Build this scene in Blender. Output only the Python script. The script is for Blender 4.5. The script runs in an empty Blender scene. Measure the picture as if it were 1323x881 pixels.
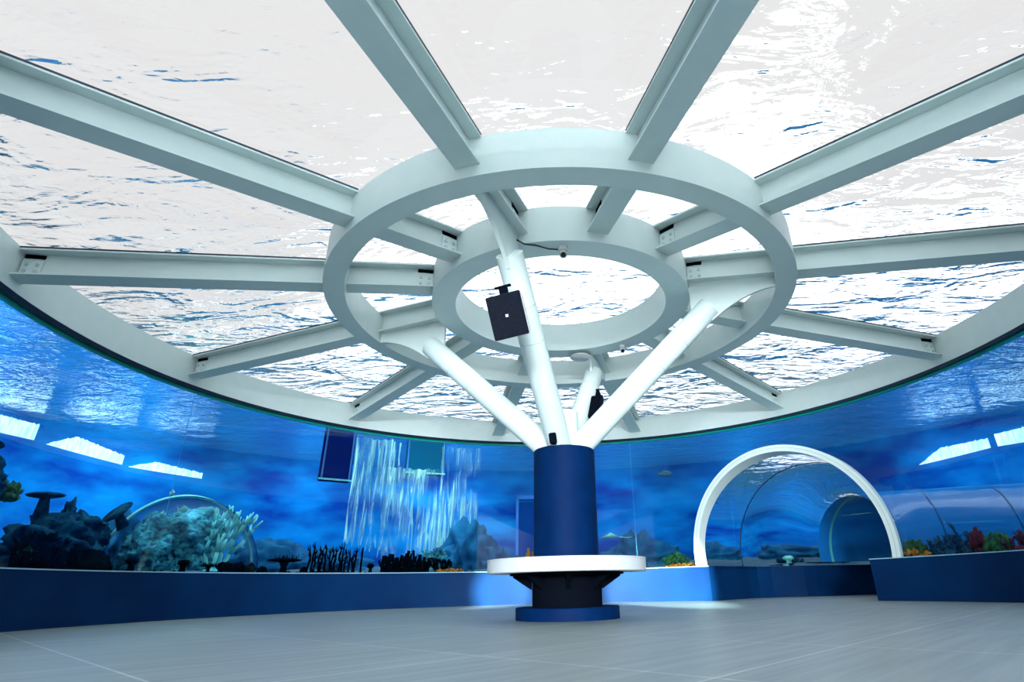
import bpy, bmesh, math, random
from mathutils import Vector, Matrix, noise
R = math.radians
PI = math.pi
scn = bpy.context.scene
COL = scn.collection
rnd = random.Random(7)

# ------------------------------------------------------------------ helpers
def link(name, bm, mat=None, parent=None, smooth=False, auto=None):
    me = bpy.data.meshes.new(name)
    if smooth or auto:
        for f in bm.faces: f.smooth = True
        if auto:
            bm.normal_update()
            for e in bm.edges:
                if len(e.link_faces) == 2 and e.calc_face_angle(0) > R(auto): e.smooth = False
    bm.to_mesh(me); bm.free()
    o = bpy.data.objects.new(name, me); COL.objects.link(o)
    if mat: me.materials.append(mat)
    if parent: o.parent = parent
    return o

def tag(o, label=None, cat=None, group=None, kind=None):
    if label: o['label'] = label
    if cat: o['category'] = cat
    if group: o['group'] = group
    if kind: o['kind'] = kind
    return o

def empty(name, loc=(0, 0, 0), rz=0.0, label=None, cat=None, group=None):
    o = bpy.data.objects.new(name, None); COL.objects.link(o)
    o.location = loc; o.rotation_euler = (0, 0, rz); o.empty_display_size = .1
    return tag(o, label, cat, group)

def box(bm, c, s, M=None):
    vs = []
    for x in (-.5, .5):
        for y in (-.5, .5):
            for z in (-.5, .5):
                v = Vector((c[0]+x*s[0], c[1]+y*s[1], c[2]+z*s[2]))
                vs.append(bm.verts.new(M @ v if M else v))
    for q in ((0,1,3,2),(4,6,7,5),(0,4,5,1),(2,3,7,6),(0,2,6,4),(1,5,7,3)):
        bm.faces.new([vs[i] for i in q])

def prism(bm, poly, y0, y1):
    """polygon in (x, z), extruded along y"""
    a = [bm.verts.new((x, y0, z)) for x, z in poly]; b = [bm.verts.new((x, y1, z)) for x, z in poly]
    bm.faces.new(a); bm.faces.new(b[::-1])
    n = len(poly)
    for i in range(n): bm.faces.new((a[i], b[i], b[(i+1) % n], a[(i+1) % n]))

def tube(bm, pts, rads, n=8, cap=True):
    pts = [Vector(p) for p in pts]
    if not hasattr(rads, '__len__'): rads = [rads]*len(pts)
    rings = []; up = None
    for i, p in enumerate(pts):
        t = (pts[min(i+1, len(pts)-1)] - pts[max(i-1, 0)]).normalized()
        if up is None:
            up = Vector((0, 0, 1)) if abs(t.z) < .9 else Vector((1, 0, 0))
        s = t.cross(up).normalized(); u = s.cross(t).normalized(); up = u
        rings.append([bm.verts.new(p + (s*math.cos(a) + u*math.sin(a))*rads[i]) for a in [2*PI*k/n for k in range(n)]])
    for a, b in zip(rings, rings[1:]):
        for k in range(n): bm.faces.new((a[k], a[(k+1) % n], b[(k+1) % n], b[k]))
    if cap:
        bm.faces.new(rings[0][::-1]); bm.faces.new(rings[-1])

def lathe(bm, prof, n=64, a0=0.0, a1=2*PI, closed=True, cx=0, cy=0):
    """profile of (r, z); closed = the profile is a closed loop"""
    full = abs(a1-a0-2*PI) < 1e-6
    m = n if full else n+1
    rings = []
    for k in range(m):
        a = a0 + (a1-a0)*k/n
        rings.append([bm.verts.new((cx+r*math.cos(a), cy+r*math.sin(a), z)) if r > 1e-6 or True else None for r, z in prof])
    for k in range(n):
        A, B = rings[k], rings[(k+1) % m]
        L = len(prof)
        for i in range(L if closed else L-1):
            j = (i+1) % L
            bm.faces.new((A[i], B[i], B[j], A[j]))
    if not full and closed:
        bm.faces.new(rings[0]); bm.faces.new(rings[-1][::-1])
    bmesh.ops.remove_doubles(bm, verts=bm.verts, dist=1e-5)

def pol(r, deg, z=0.0): return Vector((r*math.cos(R(deg)), r*math.sin(R(deg)), z))

# ------------------------------------------------------------------ materials
def mat(name, col=(.8,.8,.8), rough=.5, metal=0.0, spec=.5, coat=0.0, coatr=.1):
    m = bpy.data.materials.new(name); m.use_nodes = True
    b = m.node_tree.nodes['Principled BSDF']
    b.inputs['Base Color'].default_value = (*col, 1); b.inputs['Roughness'].default_value = rough
    b.inputs['Metallic'].default_value = metal; b.inputs['Specular IOR Level'].default_value = spec
    b.inputs['Coat Weight'].default_value = coat; b.inputs['Coat Roughness'].default_value = coatr
    return m

def nodes(m): return m.node_tree.nodes, m.node_tree.links, m.node_tree.nodes['Principled BSDF']

def mottle(m, c1, c2, scale=3.0, detail=5, lo=.35, hi=.65, stretch=(1,1,1), bump=0.0, bscale=None):
    N, L, b = nodes(m)
    tc = N.new('ShaderNodeTexCoord'); mp = N.new('ShaderNodeMapping'); mp.inputs['Scale'].default_value = stretch
    L.new(tc.outputs['Object'], mp.inputs['Vector'])
    nz = N.new('ShaderNodeTexNoise'); nz.inputs['Scale'].default_value = scale; nz.inputs['Detail'].default_value = detail
    L.new(mp.outputs['Vector'], nz.inputs['Vector'])
    cr = N.new('ShaderNodeValToRGB'); cr.color_ramp.elements[0].position = lo; cr.color_ramp.elements[1].position = hi
    cr.color_ramp.elements[0].color = (*c1, 1); cr.color_ramp.elements[1].color = (*c2, 1)
    L.new(nz.outputs['Fac'], cr.inputs['Fac']); L.new(cr.outputs['Color'], b.inputs['Base Color'])
    if bump:
        n2 = N.new('ShaderNodeTexNoise'); n2.inputs['Scale'].default_value = bscale or scale*6; n2.inputs['Detail'].default_value = 6
        L.new(mp.outputs['Vector'], n2.inputs['Vector'])
        bp = N.new('ShaderNodeBump'); bp.inputs['Strength'].default_value = bump; bp.inputs['Distance'].default_value = .03
        L.new(n2.outputs['Fac'], bp.inputs['Height']); L.new(bp.outputs['Normal'], b.inputs['Normal'])
    return m

STEEL = mottle(mat('painted_steel', rough=.42, spec=.35), (.72,.90,.90), (.76,.92,.92), 6, 4)
BOLT = mat('bolt_steel', (.55,.72,.74), .35)
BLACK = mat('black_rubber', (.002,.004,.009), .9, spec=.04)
UNDER = mat('dark_gasket', (.004,.02,.06), .35)
EDGE = mat('green_acrylic_edge', (.0,.42,.34), .2)
PILLAR = mottle(mat('pillar_blue', rough=.6, spec=.05), (.0,.013,.068), (.0,.018,.088), 5, 6)
LEDGE = mottle(mat('ledge_blue', rough=.5, spec=.12), (.0,.018,.085), (.0,.036,.135), 1.3, 8, .3, .75)
TRIM = mat('pale_trim', (.35,.65,.85), .4)
WHITE = mottle(mat('white_laminate', rough=.35), (.62,.70,.74), (.66,.73,.76), 4, 3)
BLACKBOX = mottle(mat('speaker_grille', rough=.8, spec=.1), (.003,.005,.012), (.008,.012,.022), 120, 1)
SPKBODY = mat('speaker_body', (.62,.68,.70), .4)
CABLE = mat('black_cable', (.01,.015,.02), .5)
CAMW = mat('camera_white', (.75,.82,.84), .3)
LENS = mat('dark_lens', (.004,.006,.008), .08)

def floor_mat():
    m = mat('floor_tiles', rough=.42, spec=.45)
    N, L, b = nodes(m)
    tc = N.new('ShaderNodeTexCoord'); mp = N.new('ShaderNodeMapping'); mp.vector_type = 'POINT'
    mp.inputs['Rotation'].default_value = (0, 0, R(-47)); mp.inputs['Location'].default_value = (.1, .58, 0)
    L.new(tc.outputs['Object'], mp.inputs['Vector'])
    br = N.new('ShaderNodeTexBrick'); br.offset = 0; br.squash = 1
    br.inputs['Scale'].default_value = 1.0; br.inputs['Brick Width'].default_value = 1.2; br.inputs['Row Height'].default_value = 1.2
    br.inputs['Mortar Size'].default_value = .007; br.inputs['Mortar Smooth'].default_value = .3; br.inputs['Bias'].default_value = 0
    br.inputs['Color1'].default_value = (.235,.30,.315,1); br.inputs['Color2'].default_value = (.255,.32,.333,1); br.inputs['Mortar'].default_value = (.46,.53,.55,1)
    L.new(mp.outputs['Vector'], br.inputs['Vector'])
    mp2 = N.new('ShaderNodeMapping'); mp2.inputs['Scale'].default_value = (.6, 9, 1); L.new(mp.outputs['Vector'], mp2.inputs['Vector'])
    nz = N.new('ShaderNodeTexNoise'); nz.inputs['Scale'].default_value = 1.6; nz.inputs['Detail'].default_value = 7; L.new(mp2.outputs['Vector'], nz.inputs['Vector'])
    cr = N.new('ShaderNodeValToRGB'); cr.color_ramp.elements[0].position = .3; cr.color_ramp.elements[1].position = .75
    cr.color_ramp.elements[0].color = (.72,.74,.74,1); cr.color_ramp.elements[1].color = (1.08,1.08,1.06,1)
    L.new(nz.outputs['Fac'], cr.inputs['Fac'])
    mx = N.new('ShaderNodeMix'); mx.data_type = 'RGBA'; mx.blend_type = 'MULTIPLY'; mx.inputs['Factor'].default_value = 1
    L.new(br.outputs['Color'], mx.inputs['A']); L.new(cr.outputs['Color'], mx.inputs['B']); L.new(mx.outputs['Result'], b.inputs['Base Color'])
    bp = N.new('ShaderNodeBump'); bp.inputs['Strength'].default_value = .15; bp.inputs['Distance'].default_value = .004
    L.new(nz.outputs['Fac'], bp.inputs['Height']); L.new(bp.outputs['Normal'], b.inputs['Normal'])
    return m
FLOOR = floor_mat()

def glass(name, col=(1,1,1), ior=1.33, bump=None):
    m = bpy.data.materials.new(name); m.use_nodes = True
    N, L = m.node_tree.nodes, m.node_tree.links
    N.remove(N['Principled BSDF'])
    g = N.new('ShaderNodeBsdfGlass'); g.inputs['Color'].default_value = (*col, 1); g.inputs['IOR'].default_value = ior; g.inputs['Roughness'].default_value = 0
    L.new(g.outputs[0], N['Material Output'].inputs['Surface'])
    if bump:
        tc = N.new('ShaderNodeTexCoord'); last = None
        for sc, st, rot, dist in bump:
            mp = N.new('ShaderNodeMapping'); mp.inputs['Scale'].default_value = st; mp.inputs['Rotation'].default_value = (0,0,R(rot))
            L.new(tc.outputs['Object'], mp.inputs['Vector'])
            nz = N.new('ShaderNodeTexNoise'); nz.inputs['Scale'].default_value = sc; nz.inputs['Detail'].default_value = 3; nz.inputs['Roughness'].default_value = .55
            nz.inputs['Distortion'].default_value = .6
            L.new(mp.outputs['Vector'], nz.inputs['Vector'])
            bp = N.new('ShaderNodeBump'); bp.inputs['Strength'].default_value = 1; bp.inputs['Distance'].default_value = dist
            L.new(nz.outputs['Fac'], bp.inputs['Height'])
            if last: L.new(last.outputs['Normal'], bp.inputs['Normal'])
            last = bp
        L.new(last.outputs['Normal'], g.inputs['Normal'])
    return m
ACRYLIC = glass('acrylic_water_side', (.78,.93,1.0))
ROOFGLASS = glass('acrylic_roof', (.97,.99,1.0))
TUNNEL = glass('acrylic_tunnel', (.90,.97,1.0))
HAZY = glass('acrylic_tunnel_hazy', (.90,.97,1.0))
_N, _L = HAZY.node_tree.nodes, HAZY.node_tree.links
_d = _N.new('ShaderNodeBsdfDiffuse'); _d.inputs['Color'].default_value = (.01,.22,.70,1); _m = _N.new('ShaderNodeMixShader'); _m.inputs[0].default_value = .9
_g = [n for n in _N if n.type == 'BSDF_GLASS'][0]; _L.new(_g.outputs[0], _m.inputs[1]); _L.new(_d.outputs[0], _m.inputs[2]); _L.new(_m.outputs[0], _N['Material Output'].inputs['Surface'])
WATER = glass('water_surface', (.95,.99,1.0), bump=[(.9,(1,2.0,1),20,.095),(3.4,(1,2.2,1),14,.015)])
_N, _L = WATER.node_tree.nodes, WATER.node_tree.links      # blue haze veil mixed in, standing in for light scattered in the water
_d = _N.new('ShaderNodeBsdfTranslucent'); _d.inputs['Color'].default_value = (.12,.62,1,1); _m = _N.new('ShaderNodeMixShader'); _m.inputs[0].default_value = .055
_g = [n for n in _N if n.type == 'BSDF_GLASS'][0]; _L.new(_g.outputs[0], _m.inputs[1]); _L.new(_d.outputs[0], _m.inputs[2]); _L.new(_m.outputs[0], _N['Material Output'].inputs['Surface'])

def emis(name, col, s):
    m = bpy.data.materials.new(name); m.use_nodes = True
    b = m.node_tree.nodes['Principled BSDF']; b.inputs['Base Color'].default_value = (*col,1)
    b.inputs['Emission Color'].default_value = (*col,1); b.inputs['Emission Strength'].default_value = s
    return m

TANKWALL = mottle(mat('tank_wall_blue', rough=.8, spec=.1), (.0,.045,.30), (.0,.27,.70), .45, 9, .36, .70, (1,1,3.2))
SAND = mottle(mat('sand', rough=.95), (.012,.07,.14), (.03,.13,.21), 5, 6, bump=.5, bscale=9)

# ------------------------------------------------------------------ measures (metres)
RW = 5.33       # inner face of ledge and perimeter ring
RG = 5.45       # acrylic wall
ZL = .56        # ledge top
ZR = 2.96       # underside of perimeter ring
RT = 17.0       # far wall of the tank
ZW = 4.0        # water level
OPEN0, OPEN1 = -128, -52       # the entrance side, behind the camera
AZ_T = 47.0                    # tunnel direction
nT = pol(1, AZ_T); uT = Vector((nT.y, -nT.x, 0))
A0, A1 = R(OPEN1), R(OPEN0 + 360)

# tunnel centre line in plan
TS, TR = -.0, 1.56
def tunnel_path():
    p = nT*5.0 + uT*(.05); a = AZ_T; pts = [(p.copy(), a)]
    for i in range(90):
        s = i*.2
        if s > 1.5 and a > -12: a -= 4.2
        if p.length > RT-.35: break
        p = p + pol(.2, a); pts.append((p.copy(), a))
    return pts
TP = tunnel_path()
def rad_t(i):      # wide mouth, narrower tube beyond the first joint
    u = min(max((i*.2-1.7)/.9, 0), 1); u = u*u*(3-2*u)
    return TR + (1.04-TR)*u
def d_tun(x, y):
    q = Vector((x, y, 0)); return min((q-p).length - rad_t(i) for i, (p, a) in enumerate(TP))

# ------------------------------------------------------------------ setting
bm = bmesh.new()
lathe(bm, [(0, 0), (RT+.2, 0)], 96, closed=False)
bmesh.ops.recalc_face_normals(bm, faces=bm.faces)
for f in bm.faces:
    if f.normal.z < 0: f.normal_flip()
o = link('floor', bm, FLOOR); tag(o, 'pale grey tiled floor of the round viewing room', 'floor', kind='structure')

def ring_sector(bm, r0, r1, z0, z1, a0, a1, n):
    lathe(bm, [(r0, z0), (r1, z0), (r1, z1), (r0, z1)], n, a0, a1)
    bmesh.ops.recalc_face_normals(bm, faces=bm.faces)

gapL, gapR = R(62.2), R(33.6)      # the ledge stops at the tunnel mouth
bm = bmesh.new(); ring_sector(bm, RW, RW+.22, 0, ZL-.012, gapL, A1, 140)
tag(link('wall_left', bm, LEDGE, auto=40), 'low glossy blue ledge wall curving under the acrylic, left of the arch', 'ledge', kind='structure')
bm = bmesh.new(); ring_sector(bm, RW-.012, RW+.22, ZL-.012, ZL, gapL, A1, 140)
tag(link('trim_1', bm, TRIM, auto=40), 'thin pale edge along the top of the left ledge', 'trim', kind='structure')
bm = bmesh.new(); ring_sector(bm, RW, RW+.22, 0, ZL-.012, A0, gapR, 90)
tag(link('wall_right', bm, LEDGE, auto=40), 'low blue ledge wall in front of the colourful corals on the right', 'ledge', kind='structure')
bm = bmesh.new(); ring_sector(bm, RW-.012, RW+.22, ZL-.012, ZL, A0, gapR, 90)
tag(link('trim_2', bm, TRIM, auto=40), 'thin pale edge along the top of the right ledge', 'trim', kind='structure')

# passage walls through the tank
def passage(side, name, label):
    bm = bmesh.new(); pr = None
    st = pol(RW+.005, 62.2) if side < 0 else pol(RW+.005, 33.6)
    half = -(st.dot(uT)) if side < 0 else st.dot(uT)
    line = []
    for i, (p, a) in enumerate(TP[:-1]):
        n = pol(1, a-90); q = p + n*(side*(half - (TR-rad_t(i))) - .05*1)
        line.append((q, n*side))
    # start exactly at the ledge corner
    line = [(st, uT*side)] + [l for l in line if l[0].dot(nT) > st.dot(nT)+.1]
    prev = None
    for q, n in line:
        w = n*.55
        vs = [bm.verts.new(v) for v in (q, q+w, q+w+Vector((0,0,ZL)), q+Vector((0,0,ZL)))]
        if prev:
            for i in range(4): bm.faces.new((prev[i], vs[i], vs[(i+1) % 4], prev[(i+1) % 4]))
        else: bm.faces.new(vs)
        prev = vs
    bm.faces.new(prev[::-1]); bmesh.ops.recalc_face_normals(bm, faces=bm.faces)
    tag(link(name, bm, LEDGE), label, 'wall', kind='structure')
passage(-1, 'wall_tunnel_left', 'low blue wall on the left of the tunnel walkway')
passage(1, 'wall_tunnel_right', 'low blue wall on the right of the tunnel walkway')

# sand bed of the tank
def sand():
    bm = bmesh.new(); nr, na = 72, 300
    V = {}
    for i in range(nr+1):
        r = RG + .08 + (RT-RG-.08)*i/nr
        for k in range(na+1):
            a = A0 + (A1-A0)*k/na
            q_ = min(1, max(0, (d_tun(r*math.cos(a), r*math.sin(a))-.3)/1.2)) if .3 < a < 1.3 or r > 8 else 1
            z = ZL - .02 + q_*max(0, (r-5.7))*.035 + q_*.10*noise.noise(Vector((r*1.1*math.cos(a), r*1.1*math.sin(a), 0)))*min(1, (r-RG)/1.2)
            V[i, k] = (r*math.cos(a), r*math.sin(a), z)
    cache = {}
    def v(i, k):
        if (i, k) not in cache: cache[i, k] = bm.verts.new(V[i, k])
        return cache[i, k]
    for i in range(nr):
        for k in range(na):
            x, y, z = V[i, k]
            if d_tun(x, y) < -.25: continue
            bm.faces.new((v(i,k), v(i+1,k), v(i+1,k+1), v(i,k+1)))
    return bm
tag(link('tank_floor', sand(), SAND, smooth=True), 'bluish sand bed of the aquarium behind the acrylic', 'sand', kind='structure')

# far wall of the tank
bm = bmesh.new(); ring_sector(bm, RT, RT+.3, 0, 4.25, A0, A1, 160)
tag(link('wall_tank', bm, TANKWALL, auto=40), 'blue far wall of the aquarium tank', 'wall', kind='structure')
for nm, a, w in (('wall_entrance_left', OPEN0, 1), ('wall_entrance_right', OPEN1, -1)):
    bm = bmesh.new(); d = pol(1, a); t = pol(.15, a+90*(-w))
    vs = []
    for z in (0, 4.25):
        for q in (d*RW, d*RT, d*RT+t*-1, d*RW+t*-1): vs.append(bm.verts.new((q.x, q.y, z if not (z == 4.25 and False) else z)))
    for q in ((0,1,2,3),(4,7,6,5),(0,4,5,1),(1,5,6,2),(2,6,7,3),(3,7,4,0)): bm.faces.new([vs[i] for i in q])
    bmesh.ops.recalc_face_normals(bm, faces=bm.faces)
    # keep the wall under the roof where it crosses the ring
    tag(link(nm, bm, PILLAR), 'blue end wall of the tank beside the entrance, ' + ('left' if w > 0 else 'right') + ' of the camera', 'wall', kind='structure')

# acrylic wall: the water side of a curved panel, open where the tunnel joins it
bm = bmesh.new(); nz_, na = 60, 560; cache = {}
def gv(i, k):
    if (i, k) not in cache:
        a = A0 + (A1-A0)*k/na; cache[i, k] = bm.verts.new((RG*math.cos(a), RG*math.sin(a), ZL + (ZR+.02-ZL)*i/nz_))
    return cache[i, k]
for k in range(na):
    a = A0 + (A1-A0)*(k+.5)/na; c = Vector((RG*math.cos(a), RG*math.sin(a), 0)); s = c.dot(uT) - .05
    for i in range(nz_):
        z = ZL + (ZR+.02-ZL)*(i+.5)/nz_
        if c.dot(nT) > 0 and math.hypot(s, z-.76) < TR+.03: continue
        bm.faces.new((gv(i,k), gv(i+1,k), gv(i+1,k+1), gv(i,k+1)))
for f in bm.faces:
    f.normal_update(); c = f.calc_center_median()
    if f.normal.x*c.x + f.normal.y*c.y > 0: f.normal_flip()
aw = tag(link('window_1', bm, ACRYLIC, smooth=True), 'curved acrylic wall of the aquarium around the room', 'aquarium window', kind='structure')
# pale vertical bonding seams of the panel
SEAM = mat('panel_seam', (.04,.35,.60), .3)
for a in (162.5, 76):
    bm = bmesh.new(); c = pol(RG-.004, a); M = Matrix.Translation(c) @ Matrix.Rotation(R(a), 4, 'Z')
    box(bm, (0, 0, (ZL+ZR)/2), (.004, .004, ZR-ZL), M)
    link('panel_seam', bm, SEAM, aw)

# acrylic roof
ZC = 3.385
def zroof(r): return ZC + .078*(RW-min(max(r, 1.25), RW))
bm = bmesh.new(); na = 192; prof = [0.0, 1.25, 2.4, 3.4, 4.4, RW+.3]; rings = []
for r in prof:
    rings.append([bm.verts.new((r*math.cos(2*PI*k/na), r*math.sin(2*PI*k/na), zroof(r))) for k in range(na)] if r > 0 else [bm.verts.new((0,0,zroof(0)))])
for i in range(len(prof)-1):
    A, B = rings[i], rings[i+1]
    for k in range(na):
        f = bm.faces.new((A[0], B[(k+1) % na], B[k])) if i == 0 else bm.faces.new((A[k], A[(k+1) % na], B[(k+1) % na], B[k]))
        f.normal_update()
        if f.normal.z > 0: f.normal_flip()
tag(link('ceiling', bm, ROOFGLASS), 'shallow acrylic roof under the water, resting on the beams', 'aquarium roof', kind='structure')

# water surface
bm = bmesh.new(); na = 128; c0 = bm.verts.new((0, 0, ZW)); rg = [bm.verts.new((RT*math.cos(2*PI*k/na), RT*math.sin(2*PI*k/na), ZW)) for k in range(na)]
for k in range(na): bm.faces.new((c0, rg[k], rg[(k+1) % na]))
tag(link('water_surface', bm, WATER), 'rippling water surface seen from below through the roof', 'water', kind='stuff')

# ------------------------------------------------------------------ tunnel tube and arch
def tube_pt(p, a, th, r, zc=.76):
    n = pol(1, a-90); return p + n*(r*math.cos(th)) + Vector((0, 0, zc + r*math.sin(th)))
th0 = math.asin((ZL-.76)/TR); NT = 64
bm = bmesh.new(); rings = []
thl = [th0 + (PI-2*th0)*k/NT for k in range(NT+1)]
first = []
for t in thl:
    s = TR*math.cos(t) + .05; dist = math.sqrt(RG*RG - s*s)
    first.append(bm.verts.new(nT*dist + uT*s + Vector((0,0,.76+TR*math.sin(t)))))
rings.append(first)
for i, (p, a) in enumerate(TP):
    if i < 4: continue
    rings.append([bm.verts.new(tube_pt(p, a, t, rad_t(i))) for t in thl])
for A, B in zip(rings, rings[1:]):
    for k in range(NT):
        f = bm.faces.new((A[k], A[k+1], B[k+1], B[k]))
bm.normal_update(); f = bm.faces[:][NT//2] if False else None
bm.faces.ensure_lookup_table()
f = bm.faces[NT//2]
if f.normal.z > 0: bmesh.ops.reverse_faces(bm, faces=bm.faces)
tun = empty('acrylic_tunnel', (0,0,0), 0, 'clear acrylic walk-through tunnel running into the tank behind the white arch', 'tunnel')
tb = link('tube', bm, TUNNEL, tun, smooth=True)
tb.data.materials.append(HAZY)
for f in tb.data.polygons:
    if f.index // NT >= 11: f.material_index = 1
def seam(i, m, w=.05, th=.012):
    rr = rad_t(i)-.012; p, a = TP[i]; q, b = TP[i+1]; d = (q-p).normalized()*w
    bm = bmesh.new(); prev = None
    for t in thl:
        vs = [bm.verts.new(v) for v in (tube_pt(p, a, t, rr), tube_pt(p+d, a, t, rr), tube_pt(p+d, a, t, rr+th), tube_pt(p, a, t, rr+th))]
        if prev:
            for k in range(4): bm.faces.new((prev[k], vs[k], vs[(k+1) % 4], prev[(k+1) % 4]))
        else: bm.faces.new(vs)
        prev = vs
    bm.faces.new(prev[::-1]); bmesh.ops.recalc_face_normals(bm, faces=bm.faces)
    return link('seam_ring', bm, m, tun, smooth=False)
SEAMD = mat('dark_seam', (.003,.03,.12), .4); SEAML = mat('teal_seam', (.10,.62,.66), .3)
seam(8, SEAMD, .025); seam(15, SEAML, .05); seam(24, SEAMD, .04); seam(32, SEAMD, .04)

arch = empty('tunnel_arch', nT*5.1 + uT*.05, 0, 'thick white arch framing the tunnel entrance', 'arch')
def arch_ring(ri, ro, d0, conform, name, m):
    bm = bmesh.new(); prev = None; z0 = ZL
    for k in range(73):
        vs = []
        for rr, back in ((ri, 0), (ro, 0), (ro, 1), (ri, 1)):
            ta = math.asin((z0-.76)/rr); t = ta + (PI-2*ta)*k/72
            s = rr*math.cos(t) + .05
            dist = d0 if not back else math.sqrt(RG*RG - s*s)+.02
            vs.append(bm.verts.new(nT*dist + uT*s + Vector((0,0,.76+rr*math.sin(t))) - arch.location))
        if prev:
            for j in range(4): bm.faces.new((prev[j], vs[j], vs[(j+1) % 4], prev[(j+1) % 4]))
        else: bm.faces.new(vs)
        prev = vs
    bm.faces.new(prev[::-1]); bmesh.ops.recalc_face_normals(bm, faces=bm.faces)
    return link(name, bm, m, arch, auto=35)
arch_ring(1.545, 1.655, 5.06, True, 'arch_frame', STEEL)
arch_ring(1.60, 1.61, 5.055, True, 'joint_groove', BOLT)

# ------------------------------------------------------------------ ring beams
def ring_beam(name, ri, ro, z0, z1, label, m=STEEL, n=160):
    t = .016
    root = empty(name, (0, 0, z0), 0, label, 'ring beam')
    bm = bmesh.new(); lathe(bm, [(ri, 0), (ro, 0), (ro, z1-z0), (ri, z1-z0)], n); bmesh.ops.recalc_face_normals(bm, faces=bm.faces)
    link('box_girder', bm, m, root, auto=40)
    return root
per = ring_beam('ring_beam', RW, RW+.3, ZR, 3.37, 'wide white perimeter ring beam on top of the acrylic wall')
bm = bmesh.new(); lathe(bm, [(RW+.03, -.035), (RG-.03, -.035), (RG+.05, 0), (RW+.006, 0)], 160); bmesh.ops.recalc_face_normals(bm, faces=bm.faces)
link('gasket', bm, UNDER, per, auto=40)['label'] = 'black gasket under the ring'
bm = bmesh.new(); lathe(bm, [(RG-.028, -.062), (RG+.02, -.062), (RG+.02, -.010), (RG-.028, -.010)], 160); bmesh.ops.recalc_face_normals(bm, faces=bm.faces)
link('acrylic_edge', bm, EDGE, per, auto=40)['label'] = 'green edge of the acrylic panel'
RMI, RMO, RII, RIO = 2.387, 2.597, 1.220, 1.485
mid = ring_beam('ring_beam', RMI, RMO, 3.178, 3.56, 'large middle ring beam above the pillar, crossed by the roof beams')
inn = ring_beam('ring_beam', RII, RIO, 3.26, 3.65, 'small inner ring beam at the centre of the roof')

# ------------------------------------------------------------------ roof beams
def zb(r): return 3.07 + (RW-r)*.077
H = .285
def span(r0, r1, cope_out, cope_in):
    """I section between radii r0 > r1 (local x outward)"""
    bm = bmesh.new(); W = .21; t = .018
    for off, tt in ((0, t), (H-t, t)):
        prism(bm, [(r1, zb(r1)+off), (r0, zb(r0)+off), (r0, zb(r0)+off+tt), (r1, zb(r1)+off+tt)], -W/2, W/2)
    p = [(r1, zb(r1)+t), (r0, zb(r0)+t)]
    c = .045; l = .17
    if cope_out: p += [(r0, zb(r0)+H-t-c), (r0-l, zb(r0-l)+H-t-c), (r0-l-.02, zb(r0-l)+H-t)]
    else: p += [(r0, zb(r0)+H-t)]
    if cope_in: p += [(r1+l+.02, zb(r1+l)+H-t), (r1+l, zb(r1+l)+H-t-c), (r1, zb(r1)+H-t-c)]
    else: p += [(r1, zb(r1)+H-t)]
    prism(bm, p, -.007, .007)
    bmesh.ops.recalc_face_normals(bm, faces=bm.faces)
    return bm
def plate_at(rc, parent, l=.17, h=.165):
    z = zb(rc)+.03
    bm = bmesh.new(); prism(bm, [(rc-l/2, z), (rc+l/2, z), (rc+l/2, z+h), (rc-l/2, z+h)], -.022, .022)
    bmesh.ops.recalc_face_normals(bm, faces=bm.faces)
    pl = link('bolt_plate', bm, STEEL, parent)
    for dx in (-.045, .045):
        for dz in (.045, .12):
            b = bmesh.new(); tube(b, [(rc+dx, -.036, z+dz), (rc+dx, .036, z+dz)], .017, 8)
            link('bolt', b, BOLT, pl)
    b = bmesh.new(); prism(b, [(rc-l/2, z+h+.026), (rc+l/2, z+h+.026), (rc+l/2, z+h+.066), (rc-l/2, z+h+.066)], -.012, .012)
    bmesh.ops.recalc_face_normals(b, faces=b.faces)
    link('packing_strip', b, BLACK, parent)
labels = [
 'roof beam meeting the perimeter ring at the far left of the photo',
 'left roof beam carrying the plate over the left strut',
 'roof beam landing on the ring between the left strut and the pillar',
 'back roof beam just left of the pillar',
 'back roof beam just right of the pillar, carrying the rear strut',
 'back right roof beam landing on the ring above the left end of the arch',
 'roof beam landing on the perimeter ring above the arch at right',
 'nearly level roof beam running off the right edge, carrying the right strut',
 'upper right roof beam rising to the right edge of the photo',
 'near roof beam leaving the top of the photo right of centre',
 'near roof beam leaving the top left of centre, carrying the speaker strut',
 'upper left roof beam descending from the left edge to the middle ring']
AZ0 = 3.3925
# one beam of each kind is built, the others are copies of it and its parts
def make_beam(haunch):
    root = empty('roof_beam', (0,0,0), 0)
    link('outer_span', span(RW+.01, RMO-.005, True, False), STEEL, root)
    link('inner_span', span(RMI+.005, RIO-.005, False, True), STEEL, root)
    bm = bmesh.new(); prism(bm, [(RMO, zb(RMO)+H+.001), (RW, zb(RW)+H+.001), (RW, zb(RW)+H+.016), (RMO, zb(RMO)+H+.016)], -.108, .108)
    bmesh.ops.recalc_face_normals(bm, faces=bm.faces); link('glazing_gasket', bm, UNDER, root)['label'] = 'black glazing gasket'
    plate_at(RW-.095, root); plate_at(RIO+.09, root)
    if haunch:
        # plate welded under the inner span, its lower edge swept down to the strut
        bm = bmesh.new(); top = [(RIO+.002, zb(RIO)+.001), (RMI-.002, zb(RMI)+.001)]
        low = []
        for k in range(15):
            u = k/14; r = RMI-.002 - (RMI-RIO-.10)*u
            z = 3.175 - .30*min(1, u/.86)**1.8
            low.append((r, z))
        low.append((RIO+.03, low[-1][1]+.0)); low.append((RIO+.002, low[-1][1]+.03))
        prism(bm, top + low, -.018, .018); bmesh.ops.recalc_face_normals(bm, faces=bm.faces)
        link('haunch_plate', bm, STEEL, root)
    return root
def copy_tree(o, parent=None):
    c = o.copy(); COL.objects.link(c)
    if parent: c.parent = parent
    for ch in [x for x in bpy.data.objects if x.parent is o]: copy_tree(ch, c)
    return c
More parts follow.
